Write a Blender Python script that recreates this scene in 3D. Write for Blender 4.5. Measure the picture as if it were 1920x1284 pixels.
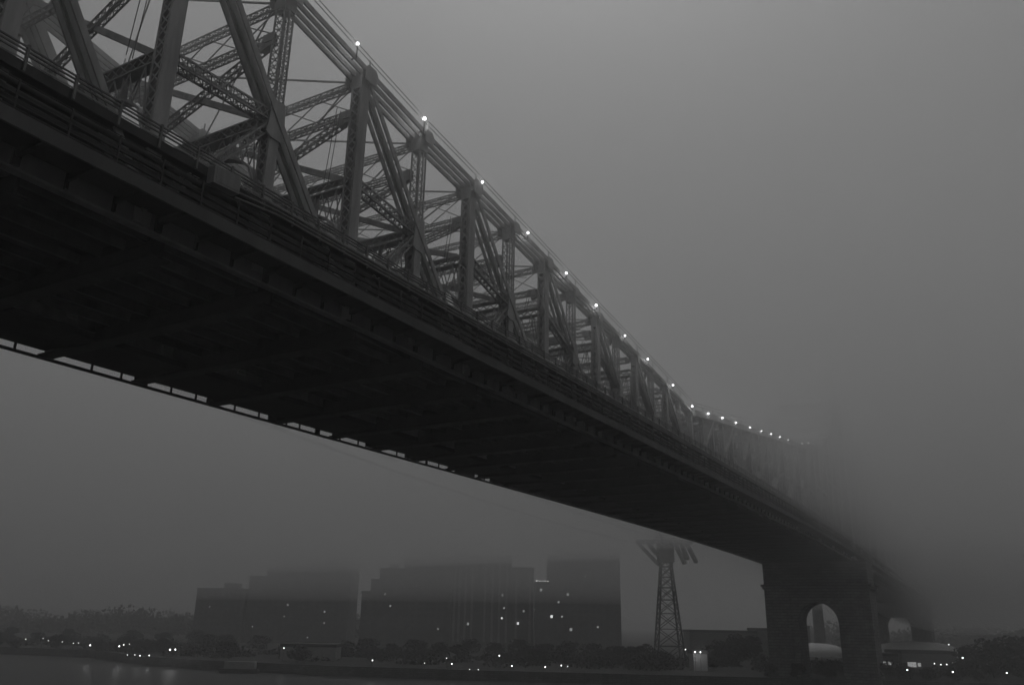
import bpy, bmesh, math, random
from mathutils import Vector, Matrix

random.seed(7)
scene = bpy.context.scene
for o in list(bpy.data.objects):
    bpy.data.objects.remove(o)

# ------------------------------------------------------------------ camera, sky, sun, exposure
CAM_Y, CAM_Z = -37.54, 15.5
cam_data = bpy.data.cameras.new('camera')
cam_data.sensor_width = 36.0
cam_data.sensor_fit = 'HORIZONTAL'
cam_data.lens = 29.354
cam_data.clip_start = 0.5
cam_data.clip_end = 12000
cam = bpy.data.objects.new('camera', cam_data)
scene.collection.objects.link(cam)
_f = Vector((0.82105943, 0.47395757, 0.31815975))
_r = Vector((0.49475759, -0.86885437, 0.01752175))
_u = Vector((-0.28473906, -0.14302556, 0.94787518))
m = Matrix((_r, _u, -_f)).transposed().to_4x4()
m.translation = Vector((0, CAM_Y, CAM_Z))
cam.matrix_world = m
scene.camera = cam

SUN_EL, SUN_AZ = math.radians(66), math.radians(25)      # azimuth measured from +X towards +Y
world = bpy.data.worlds.new('World')
scene.world = world
world.use_nodes = True
nt = world.node_tree
for n in list(nt.nodes):
    nt.nodes.remove(n)
wo = nt.nodes.new('ShaderNodeOutputWorld')
bg = nt.nodes.new('ShaderNodeBackground')
sky = nt.nodes.new('ShaderNodeTexSky')
bw = nt.nodes.new('ShaderNodeRGBToBW')                   # a black-and-white photograph of an overcast dusk
sky.sky_type = 'NISHITA'
sky.sun_disc = False
sky.sun_elevation = SUN_EL
sky.sun_rotation = math.pi / 2 - SUN_AZ
sky.air_density = 1.0
sky.dust_density = 6.0
sky.ozone_density = 1.0
nt.links.new(sky.outputs[0], bw.inputs[0])
nt.links.new(bw.outputs[0], bg.inputs[0])
bg.inputs[1].default_value = 0.053
nt.links.new(bg.outputs[0], wo.inputs[0])

sun_data = bpy.data.lights.new('sun', 'SUN')
sun_data.energy = 0.5
sun_data.angle = math.radians(30)
sun_data.color = (1, 1, 1)
sun = bpy.data.objects.new('sun', sun_data)
scene.collection.objects.link(sun)
sd = Vector((math.cos(SUN_EL) * math.cos(SUN_AZ), math.cos(SUN_EL) * math.sin(SUN_AZ), math.sin(SUN_EL)))
sun.rotation_euler = sd.to_track_quat('Z', 'Y').to_euler()

vs = scene.view_settings
vs.view_transform = 'Standard'
vs.look = 'None'
vs.exposure = 0.0
vs.gamma = 1.0
vs.use_curve_mapping = False
scene.cycles.volume_bounces = 2
scene.cycles.max_bounces = 6
scene.cycles.diffuse_bounces = 2
scene.cycles.glossy_bounces = 2
scene.cycles.sample_clamp_indirect = 1.0
scene.cycles.use_denoising = True
scene.cycles.sample_clamp_direct = 5.0
scene.cycles.pixel_filter_type = 'BLACKMAN_HARRIS'
scene.cycles.filter_width = 1.5
scene.cycles.use_adaptive_sampling = True
scene.cycles.adaptive_threshold = 0.03
scene.cycles.adaptive_min_samples = 16

HAZE = 0.0013
SKIRT, BANK = 0.0044, 0.017

# ------------------------------------------------------------------ materials
def material(name, base, rough=0.7, var=0.35, scale=1.5, metal=0.0, streak=False, bump=0.0):
    mt = bpy.data.materials.new(name)
    mt.use_nodes = True
    t = mt.node_tree
    b = t.nodes['Principled BSDF']
    b.inputs['Roughness'].default_value = rough
    b.inputs['Metallic'].default_value = metal
    tc = t.nodes.new('ShaderNodeTexCoord')
    mp = t.nodes.new('ShaderNodeMapping')
    if streak:
        mp.inputs['Scale'].default_value = (1, 1, 0.15)
    t.links.new(tc.outputs['Object'], mp.inputs[0])
    nz = t.nodes.new('ShaderNodeTexNoise')
    nz.inputs['Scale'].default_value = scale
    nz.inputs['Detail'].default_value = 6
    nz.inputs['Roughness'].default_value = 0.65
    t.links.new(mp.outputs[0], nz.inputs['Vector'])
    rp = t.nodes.new('ShaderNodeValToRGB')
    lo, hi = base * (1 - var), base * (1 + var)
    rp.color_ramp.elements[0].position = 0.3
    rp.color_ramp.elements[0].color = (lo, lo, lo, 1)
    rp.color_ramp.elements[1].position = 0.7
    rp.color_ramp.elements[1].color = (hi, hi, hi, 1)
    t.links.new(nz.outputs[0], rp.inputs[0])
    t.links.new(rp.outputs[0], b.inputs['Base Color'])
    if bump:
        bp = t.nodes.new('ShaderNodeBump')
        bp.inputs['Strength'].default_value = bump
        t.links.new(nz.outputs[0], bp.inputs['Height'])
        t.links.new(bp.outputs[0], b.inputs['Normal'])
    return mt

def glow(name, strength, sampling='NONE'):
    mt = bpy.data.materials.new(name)
    mt.use_nodes = True
    t = mt.node_tree
    b = t.nodes['Principled BSDF']
    b.inputs['Base Color'].default_value = (0.8, 0.8, 0.8, 1)
    b.inputs['Emission Color'].default_value = (1, 1, 1, 1)
    b.inputs['Emission Strength'].default_value = strength
    mt.cycles.emission_sampling = sampling
    return mt

M = {
    'steel': material('painted_steel', 0.37, 0.62, 0.3, 0.9, streak=True, bump=0.05),
    'steel_dim': material('dim_steel', 0.09, 0.7, 0.4, 0.7, streak=True, bump=0.05),  # bridge paint darkened for underside shade; plain tone on the tram tower
    'chord': material('chord_paint', 0.24, 0.65, 0.3, 0.5, streak=True),
    'dark': material('dark_steel', 0.035, 0.7, 0.4, 0.8),  # darkest steel tone: floor beams, brackets, edge beams, fence, pipes
    'rail': material('railing_steel', 0.16, 0.55, 0.3, 1.2),
    'fascia': material('concrete_fascia', 0.10, 0.85, 0.3, 0.5, streak=True),
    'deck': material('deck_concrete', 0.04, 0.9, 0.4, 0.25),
    'flange': material('lit_flange_pale_kick', 0.34, 0.6, 0.3, 0.8),  # paler than the chord: light caught by the flange edge, put into the colour
    'cabinet': material('cabinet_paint', 0.24, 0.6, 0.25, 2.0, streak=True),
    'stone': material('pier_stone', 0.20, 0.9, 0.3, 0.35, bump=0.3),
    'ground': material('ground_soil', 0.022, 0.95, 0.5, 0.05),
    'seawall': material('seawall_stone', 0.12, 0.9, 0.4, 0.4, bump=0.3),
    'bark': material('tree_bark', 0.06, 0.9, 0.4, 3.0),
    'leaf': material('tree_leaf', 0.04, 0.8, 0.5, 0.6),
    'brick': material('facade_brick', 0.14, 0.9, 0.25, 0.2),
    'brick_pale': material('facade_pale', 0.26, 0.9, 0.2, 0.2),
    'glass': material('window_glass', 0.10, 0.5, 0.2, 1.0),
    'dome': material('dome_fabric', 0.62, 0.7, 0.06, 0.1),
    'roof': material('roof_felt', 0.07, 0.9, 0.3, 0.3),
    'pole': material('lamp_pole', 0.08, 0.6, 0.2, 2.0),
    'paving': material('paving', 0.12, 0.9, 0.3, 0.3),
    'lamp': glow('lamp_glow', 40.0, 'FRONT'),
    'lamp_far': glow('lamp_glow_strong', 60.0, 'FRONT'),
    'lamp_flood': glow('lamp_glow_flood', 110.0, 'FRONT'),
    'lamp_dim': glow('lamp_glow_dim', 2.2),
    'window_lit': glow('window_glow', 1.1),
    'window_dim': glow('window_glow_dim', 0.28),
}
def courses(mt, bw, bh, c1, c2, cm):
    """coursed masonry in the object's own upright faces"""
    t = mt.node_tree
    tc = next(n for n in t.nodes if n.type == 'TEX_COORD')
    sp = t.nodes.new('ShaderNodeSeparateXYZ')
    ad = t.nodes.new('ShaderNodeMath')
    cb = t.nodes.new('ShaderNodeCombineXYZ')
    br = t.nodes.new('ShaderNodeTexBrick')
    mx = t.nodes.new('ShaderNodeMix')
    mx.data_type = 'RGBA'
    mx.blend_type = 'MULTIPLY'
    mx.inputs[0].default_value = 1.0
    t.links.new(tc.outputs['Object'], sp.inputs[0])
    t.links.new(sp.outputs[0], ad.inputs[0])
    t.links.new(sp.outputs[1], ad.inputs[1])
    t.links.new(ad.outputs[0], cb.inputs[0])
    t.links.new(sp.outputs[2], cb.inputs[1])
    t.links.new(cb.outputs[0], br.inputs['Vector'])
    br.inputs['Scale'].default_value = 1.0
    br.inputs['Brick Width'].default_value = bw
    br.inputs['Row Height'].default_value = bh
    br.inputs['Mortar Size'].default_value = 0.06
    for nm, c in (('Color1', c1), ('Color2', c2), ('Mortar', cm)):
        br.inputs[nm].default_value = (c, c, c, 1)
    b = t.nodes['Principled BSDF']
    src = b.inputs['Base Color'].links[0].from_socket
    t.links.new(src, mx.inputs[6])
    t.links.new(br.outputs[0], mx.inputs[7])
    t.links.new(mx.outputs[2], b.inputs['Base Color'])
courses(M['stone'], 1.9, 0.8, 1.0, 0.72, 0.4)
courses(M['seawall'], 1.4, 0.5, 1.0, 0.7, 0.4)
wm = bpy.data.materials.new('river_water')
wm.use_nodes = True
_t = wm.node_tree
_b = _t.nodes['Principled BSDF']
_b.inputs['Base Color'].default_value = (0.02, 0.02, 0.02, 1)
_b.inputs['Roughness'].default_value = 0.4
_b.inputs['IOR'].default_value = 1.25
_tc = _t.nodes.new('ShaderNodeTexCoord')
_n = _t.nodes.new('ShaderNodeTexNoise')
_n.inputs['Scale'].default_value = 0.35
_n.inputs['Detail'].default_value = 5
_bp = _t.nodes.new('ShaderNodeBump')
_bp.inputs['Strength'].default_value = 0.12
_bp.inputs['Distance'].default_value = 0.5
_t.links.new(_tc.outputs['Object'], _n.inputs['Vector'])
_t.links.new(_n.outputs[0], _bp.inputs['Height'])
_t.links.new(_bp.outputs[0], _b.inputs['Normal'])
M['water'] = wm

# ------------------------------------------------------------------ mesh helpers
class MB:
    def __init__(self):
        self.v = []
        self.f = []
    def quadbox(self, c):
        i = len(self.v)
        self.v += [Vector(p) for p in c]
        self.f += [(i, i+3, i+2, i+1), (i+4, i+5, i+6, i+7), (i, i+1, i+5, i+4),
                   (i+1, i+2, i+6, i+5), (i+2, i+3, i+7, i+6), (i+3, i, i+4, i+7)]
    def bar(self, p0, p1, w, h, up=(0, 0, 1)):
        p0, p1 = Vector(p0), Vector(p1)
        a = (p1 - p0)
        if a.length < 1e-6:
            return
        a.normalize()
        u = Vector(up)
        u = u - a * u.dot(a)
        if u.length < 1e-4:
            u = Vector((1, 0, 0)) - a * a.x
        u.normalize()
        s = a.cross(u) * (w / 2)
        u = u * (h / 2)
        self.quadbox([p0 - s - u, p0 + s - u, p0 + s + u, p0 - s + u,
                      p1 - s - u, p1 + s - u, p1 + s + u, p1 - s + u])
    def box(self, x0, x1, y0, y1, z0, z1):
        self.quadbox([(x0, y0, z0), (x1, y0, z0), (x1, y1, z0), (x0, y1, z0),
                      (x0, y0, z1), (x1, y0, z1), (x1, y1, z1), (x0, y1, z1)])
    def prism(self, poly, vec):
        i = len(self.v)
        n = len(poly)
        vec = Vector(vec)
        self.v += [Vector(p) for p in poly] + [Vector(p) + vec for p in poly]
        self.f.append(tuple(i + k for k in range(n))[::-1])
        self.f.append(tuple(i + n + k for k in range(n)))
        for k in range(n):
            k2 = (k + 1) % n
            self.f.append((i + k, i + k2, i + n + k2, i + n + k))
    def tube(self, pts, r, n=6):
        i = len(self.v)
        pts = [Vector(p) for p in pts]
        rs = r if isinstance(r, (list, tuple)) else [r] * len(pts)
        for k, p in enumerate(pts):
            a = (pts[min(k + 1, len(pts) - 1)] - pts[max(k - 1, 0)]).normalized()
            s = a.cross(Vector((0, 0, 1)))
            if s.length < 1e-3:
                s = Vector((1, 0, 0))
            s.normalize()
            t = s.cross(a)
            for q in range(n):
                an = 2 * math.pi * q / n
                self.v.append(p + (s * math.cos(an) + t * math.sin(an)) * rs[k])
        for k in range(len(pts) - 1):
            for q in range(n):
                q2 = (q + 1) % n
                self.f.append((i + k*n + q, i + k*n + q2, i + (k+1)*n + q2, i + (k+1)*n + q))
        self.f.append(tuple(i + q for q in range(n))[::-1])
        self.f.append(tuple(i + (len(pts)-1)*n + q for q in range(n)))
    def ball(self, c, r, nu=10, nv=6, sz=1.0):
        c = Vector(c)
        i = len(self.v)
        self.v.append(c + Vector((0, 0, r * sz)))
        for k in range(1, nv):
            th = math.pi * k / nv
            for q in range(nu):
                an = 2 * math.pi * q / nu
                self.v.append(c + Vector((r*math.sin(th)*math.cos(an), r*math.sin(th)*math.sin(an), r*sz*math.cos(th))))
        self.v.append(c - Vector((0, 0, r * sz)))
        last = len(self.v) - 1
        for q in range(nu):
            q2 = (q + 1) % nu
            self.f.append((i, i+1+q, i+1+q2))
            for k in range(nv - 2):
                a = i + 1 + k*nu
                self.f.append((a+q, a+nu+q, a+nu+q2, a+q2))
            self.f.append((last, i+1+(nv-2)*nu+q2, i+1+(nv-2)*nu+q))
    def lattice(self, p0, p1, w, h, up=(0, 0, 1), lod=0, ang=0.12, pitch=None, lace=0.08, sides='all', cross=True):
        """built-up laced member: four corner angles joined by lacing bars"""
        p0, p1 = Vector(p0), Vector(p1)
        a = p1 - p0
        L = a.length
        a.normalize()
        u = Vector(up)
        u = (u - a * u.dot(a)).normalized()
        s = a.cross(u)
        if lod >= 2:
            self.bar(p0, p1, w * 0.55, h * 0.55, up)
            return
        for i in (-1, 1):
            for j in (-1, 1):
                o = s * (i * (w - ang) / 2) + u * (j * (h - ang) / 2)
                self.bar(p0 + o, p1 + o, ang, ang, up)
        pitch = pitch or max(w, h) * (0.85 if lod == 0 else 1.5)
        n = max(1, round(L / pitch))
        for face in range(4):
            if sides == 'w' and face >= 2:
                continue
            if sides == 'h' and face < 2:
                continue
            if face < 2:
                o = u * ((1, -1)[face] * (h / 2 - 0.02))
                e = s * (w / 2 - ang * 0.4)
                nn = u
            else:
                o = s * ((1, -1)[face - 2] * (w / 2 - 0.02))
                e = u * (h / 2 - ang * 0.4)
                nn = s
            for k in range(n):
                t0, t1 = p0 + a * (L * k / n) + o, p0 + a * (L * (k + 1) / n) + o
                sg = 1 if k % 2 == 0 else -1
                self.bar(t0 - e * sg, t1 + e * sg, lace, 0.03, nn)
                if cross and lod == 0:
                    self.bar(t0 + e * sg + nn*0.03, t1 - e * sg + nn*0.03, lace, 0.03, nn)
        for t in (0.0, 1.0):
            c = p0 + a * (L * t + (0.25 if t == 0 else -0.25))
            self.bar(c - a * 0.25, c + a * 0.25, w * 0.98, h * 0.98, up)

COL = scene.collection
def build(name, mb, mat, parent=None, loc=None, smooth=False):
    """link the collected geometry (world coordinates) as ONE mesh object"""
    org = Vector(loc) if loc is not None else (parent['org'] if parent is not None and 'org' in parent else Vector((0, 0, 0)))
    org = Vector(org)
    me = bpy.data.meshes.new(name)
    me.from_pydata([tuple(v - org) for v in mb.v], [], mb.f)
    me.materials.append(M[mat] if isinstance(mat, str) else mat)
    if smooth:
        me.polygons.foreach_set('use_smooth', [True] * len(me.polygons))
    me.update()
    o = bpy.data.objects.new(name, me)
    COL.objects.link(o)
    if parent is not None:
        o.parent = parent
    else:
        o.location = org
    o['org'] = tuple(org)
    return o
def empty(name, loc, label, cat, group=None):
    o = bpy.data.objects.new(name, None)
    o.empty_display_size = 0.3
    COL.objects.link(o)
    o.location = loc
    o['org'] = tuple(loc)
    return tag(o, label, cat, group)
def tag(o, label, cat, group=None):
    o['label'] = label
    o['category'] = cat
    if group:
        o['group'] = group
    return o
def kind(o, k, label=None):
    o['kind'] = k
    if label:
        o['label'] = label
    return o

YAW = 0.52352449
CY, SY = math.cos(YAW), math.sin(YAW)
def site(F, R, z=0.0):  # most positions passed in were worked out from image pixels at chosen depths
    """level camera frame: F metres ahead of the camera, R metres to its right"""
    return Vector((F * CY + R * SY, CAM_Y + F * SY - R * CY, z))

# ------------------------------------------------------------------ river, island, near quay
mb = MB()
mb.v = [Vector(p) for p in ((-3000, -3000, 0), (3000, -3000, 0), (3000, 3000, 0), (-3000, 3000, 0))]
mb.f = [(0, 1, 2, 3)]
kind(build('river_water', mb, 'water'), 'structure')

shore = [(-900, 620), (-400, 440), (-230, 372), (-161, 345), (-120, 299), (-91, 279), (-49, 262), (-7, 253),
         (37, 247), (90, 241), (140, 236), (250, 226), (500, 215), (1000, 205)]
mb = MB()
top = [site(F, R, 2.2 + random.uniform(-.15, .15)) for R, F in shore]
back = [site(2600, R * 2.2, 3.0) for R, F in shore]
mid = [site(F + 40, R, 3.0) for R, F in shore]
n = len(shore)
mb.v = top + mid + back
for i in range(n - 1):
    mb.f.append((i, i + 1, n + i + 1, n + i))
    mb.f.append((n + i, n + i + 1, 2 * n + i + 1, 2 * n + i))
kind(build('island_ground', mb, 'ground'), 'structure')
mb = MB()
for i in range(n - 1):
    a, b = top[i], top[i + 1]
    mb.quadbox([(a.x, a.y, -1), (b.x, b.y, -1), (b.x + .6, b.y + .5, -1), (a.x + .6, a.y + .5, -1),
                (a.x, a.y, 2.75), (b.x, b.y, 2.75), (b.x + .6, b.y + .5, 2.75), (a.x + .6, a.y + .5, 2.75)])
tag(build('seawall', mb, 'seawall'), 'long stone seawall along the island shore above the water', 'seawall')
mb = MB()
q = [site(-300, -600, -1), site(-300, 600, -1), site(6, 600, -1), site(6, -600, -1)]
mb.prism([q[3], q[2], q[1], q[0]], (0, 0, 14.9))
kind(build('quay_ground', mb, 'paving'), 'structure')

# ------------------------------------------------------------------ the bridge
def B(X):                                     # underside of the bottom chord, world height
    def poly(X):
        x = X / 200.0
        return 19.503 - 0.4521 * x + 3.0300 * x * x - 2.4618 * x ** 3
    z = poly(X) if X < 260 else poly(260) - 0.0253 * (X - 260)
    return CAM_Z + z
MIDX = 118.5
HT = [(0, 10.3), (10.7, 11.8), (22, 13.1), (34, 14.5), (47.2, 16.2), (61.8, 18.0), (70, 18.9), (77.3, 20.0),
      (85, 21.2), (93.7, 22.8), (101.7, 24.6), (109.5, 27.0), (119.6, 30.9), (130, 38), (139.5, 46)]
def top_h(X):
    d = abs(X - MIDX)
    if X > 258:
        t = min(1.0, abs((X - 353) / 95.0))
        return 31 + 15 * t ** 2 if X < 448 else 46 - (X - 448) * 0.2
    if d > 139.5:
        return 46 - (d - 139.5) * 0.3
    for (a, ha), (b, hb) in zip(HT, HT[1:]):
        if a <= d <= b:
            return ha + (hb - ha) * (d - a) / (b - a)
    return 46
DV = [0, 10.7, 22, 34, 47.2, 61.8, 77.3, 93.7, 110.5, 126, 139.5]
VX = sorted([MIDX - d for d in DV[1:9]]) + [MIDX + d for d in DV] + [258 + 19 * k for k in range(1, 13)]
YN, YF = 0.0, 18.3
def P(X, y, h):
    return Vector((X, y, B(X) + h))
bridge = empty('truss_bridge', (118.5, 9.15, 0), 'huge dark steel cantilever truss bridge crossing overhead into the fog', 'bridge')

def sweep(mb, y, h0, h1, w, X0, X1, step=8.0):
    n = max(1, int(math.ceil((X1 - X0) / step)))
    xs = [X0 + (X1 - X0) * k / n for k in range(n + 1)]
    i = len(mb.v)
    for X in xs:
        mb.v += [P(X, y - w/2, h0), P(X, y + w/2, h0), P(X, y + w/2, h1), P(X, y - w/2, h1)]
    for k in range(n):
        a = i + 4 * k
        for q in range(4):
            q2 = (q + 1) % 4
            mb.f.append((a + q, a + q2, a + 4 + q2, a + 4 + q))
    mb.f.append((i + 3, i + 2, i + 1, i))
    a = i + 4 * n
    mb.f.append((a, a + 1, a + 2, a + 3))
def swept(name, y, h0, h1, w, X0, X1, mat, parent=bridge):
    mb = MB()
    sweep(mb, y, h0, h1, w, X0, X1)
    return build(name, mb, mat, parent)

X_A, X_Z = -70.0, 480.0
# decks
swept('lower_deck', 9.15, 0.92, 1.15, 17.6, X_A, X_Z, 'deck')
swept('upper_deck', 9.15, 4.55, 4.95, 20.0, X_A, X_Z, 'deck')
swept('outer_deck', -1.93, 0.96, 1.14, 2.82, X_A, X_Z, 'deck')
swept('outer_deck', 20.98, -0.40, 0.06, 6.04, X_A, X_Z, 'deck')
swept('deck_fascia', -3.42, 0.27, 1.0, 0.14, X_A, X_Z, 'fascia')
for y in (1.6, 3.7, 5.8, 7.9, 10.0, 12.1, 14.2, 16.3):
    swept('stringer', y, 0.35, 0.915, 0.22, X_A, X_Z, 'steel_dim')
for y in (-0.98, 19.28):
    swept('edge_beam', y, 4.45, 5.02, 0.12, X_A, X_Z, 'dark')
for y in (YN, YF):
    bc = swept('bottom_chord', y, 0.10, 1.54, 0.60, X_A, X_Z, 'chord')
    swept('bottom_flange', y - 0.10 if y < 1 else y + 0.10, -0.02, 0.12, 0.52, X_A, X_Z, 'flange', bc)
# floor beams under the lower deck
fx = 35.1 - 8.2 * 6
fb = []
while fx < 300:
    fb.append(fx)
    fx += 8.2 if fx < 60 else 7.5
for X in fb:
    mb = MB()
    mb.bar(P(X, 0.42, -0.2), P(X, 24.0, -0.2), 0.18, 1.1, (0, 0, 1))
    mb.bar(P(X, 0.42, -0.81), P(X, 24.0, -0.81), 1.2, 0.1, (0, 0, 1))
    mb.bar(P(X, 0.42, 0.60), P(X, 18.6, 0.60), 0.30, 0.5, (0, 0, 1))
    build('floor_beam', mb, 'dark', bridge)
# service rail hung under the far edge, with its hangers
swept('service_rail', 24.15, -1.04, -0.83, 0.22, X_A, 300, 'steel_dim')
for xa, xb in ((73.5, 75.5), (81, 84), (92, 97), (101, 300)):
    swept('edge_plate', 24.02, -0.81, -0.38, 0.05, xa, xb, 'steel_dim')
x = 20.0
k = 0
while x < 190:
    mb = MB()
    mb.bar(P(x, 24.1, -0.84), P(x, 24.1, -0.35), 0.16 if k % 3 else random.choice((0.4, 0.7, 1.3)), 0.12, (0, 1, 0))
    build('service_hanger', mb, 'steel_dim', bridge)
    x += random.choice((1.9, 2.7, 3.1, 3.6))
    k += 1
# cantilever brackets carrying the outer roadway
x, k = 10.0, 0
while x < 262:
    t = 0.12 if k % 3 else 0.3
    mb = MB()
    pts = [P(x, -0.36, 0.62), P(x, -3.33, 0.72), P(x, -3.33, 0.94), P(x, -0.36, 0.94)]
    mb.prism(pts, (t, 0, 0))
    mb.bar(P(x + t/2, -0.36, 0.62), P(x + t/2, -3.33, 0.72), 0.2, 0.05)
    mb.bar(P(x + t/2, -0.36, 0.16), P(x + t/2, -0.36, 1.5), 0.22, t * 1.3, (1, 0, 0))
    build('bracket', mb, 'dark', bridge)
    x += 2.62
    k += 1
# upper railings
for y in (-1.06, 19.36):
    for h in (5.80, 5.60, 5.38):
        swept('railing_rail', y, h - 0.04, h + 0.04, 0.08, X_A, 330, 'rail')
    swept('kick_rail', y, 5.06, 5.13, 0.05, X_A, 330, 'flange')
    x = 4.6
    while x < 190:
        mb = MB()
        mb.bar(P(x, y, 4.5), P(x, y, 5.92), 0.16, 0.12, (1, 0, 0))
        build('railing_post', mb, 'rail', bridge)
        x += 2.5
for i, h in enumerate((4.86, 4.62, 4.36)):
    mb = MB()
    sweep(mb, -1.25, h - 0.05, h + 0.05, 0.1, 33.2, 300)
    mb.bar(P(29.9, -1.25, h - 0.10 - 0.14 * i), P(33.2, -1.25, h), 0.1, 0.1)
    build('conduit', mb, 'rail', bridge)
for x in [32.2 + 2.5 * k for k in range(50)]:
    mb = MB()
    mb.bar(P(x, -1.16, 4.22), P(x, -1.16, 4.95), 0.12, 0.1, (1, 0, 0))
    build('conduit_clip', mb, 'rail', bridge)
# junction cabinet bolted outside the railing
mb = MB()
mb.quadbox([P(27.85, -1.75, 3.86), P(29.75, -1.75, 3.98), P(29.75, -1.15, 3.98), P(27.85, -1.15, 3.86),
            P(27.85, -1.75, 4.95), P(29.75, -1.75, 5.12), P(29.75, -1.15, 5.12), P(27.85, -1.15, 4.95)])
cab = build('cabinet', mb, 'cabinet', bridge)
mb = MB()
mb.quadbox([P(28.0, -1.78, 4.0), P(29.6, -1.78, 4.1), P(29.6, -1.752, 4.1), P(28.0, -1.752, 4.0),
            P(28.0, -1.78, 4.85), P(29.6, -1.78, 4.98), P(29.6, -1.752, 4.98), P(28.0, -1.752, 4.85)])
build('cabinet_door', mb, 'cabinet', cab)
# lower fence on the outer roadway
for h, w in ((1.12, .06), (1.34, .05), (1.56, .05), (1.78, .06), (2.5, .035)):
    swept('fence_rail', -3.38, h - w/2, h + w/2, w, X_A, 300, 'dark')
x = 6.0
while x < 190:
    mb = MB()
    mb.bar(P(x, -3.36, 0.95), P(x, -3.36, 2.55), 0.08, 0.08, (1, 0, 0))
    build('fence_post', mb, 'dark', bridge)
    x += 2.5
# added wall and pipes to darken the gap between decks; then far fence
swept('added_screen', -0.66, 1.142, 2.45, 0.2, X_A, 300, 'deck')
for h in (3.05, 3.5, 3.95):
    mb = MB()
    mb.tube([P(-60 + 10 * k, -0.72, h) for k in range(37)], 0.17, 8)
    build('added_pipe', mb, 'dark', bridge, smooth=True)
for h in (0.35, 0.7, 1.05):
    swept('fence_rail', 23.9, h - 0.035, h + 0.035, 0.07, X_A, 300, 'rail')

# ---- trusses
def lod_of(X):
    return 0 if X < 100 else (1 if X < 200 else 2)
def gusset(mb, X, h, y, w, hh, t=0.10, off=0.62):
    for s in (-1, 1):
        poly = [(-.5, -.62), (.5, -.62), (.56, .2), (.34, .5), (-.34, .5), (-.56, .2)]
        pts = [P(X, y + s * off, h) + Vector((a * w, 0, b * hh)) for a, b in poly]
        mb.prism(pts, (0, t * s, 0))
def spread(X):
    return 1.0 if X < 60 else max(0.6, 1.0 - (X - 60) * 0.009)
def eyebars(parent, A, Bp, offs, d, t, name='eyebar'):
    for o in offs:
        mb = MB()
        mb.bar(A + Vector((0, o, 0)), Bp + Vector((0, o, 0)), t, d)
        build(name, mb, 'steel', parent)

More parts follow.
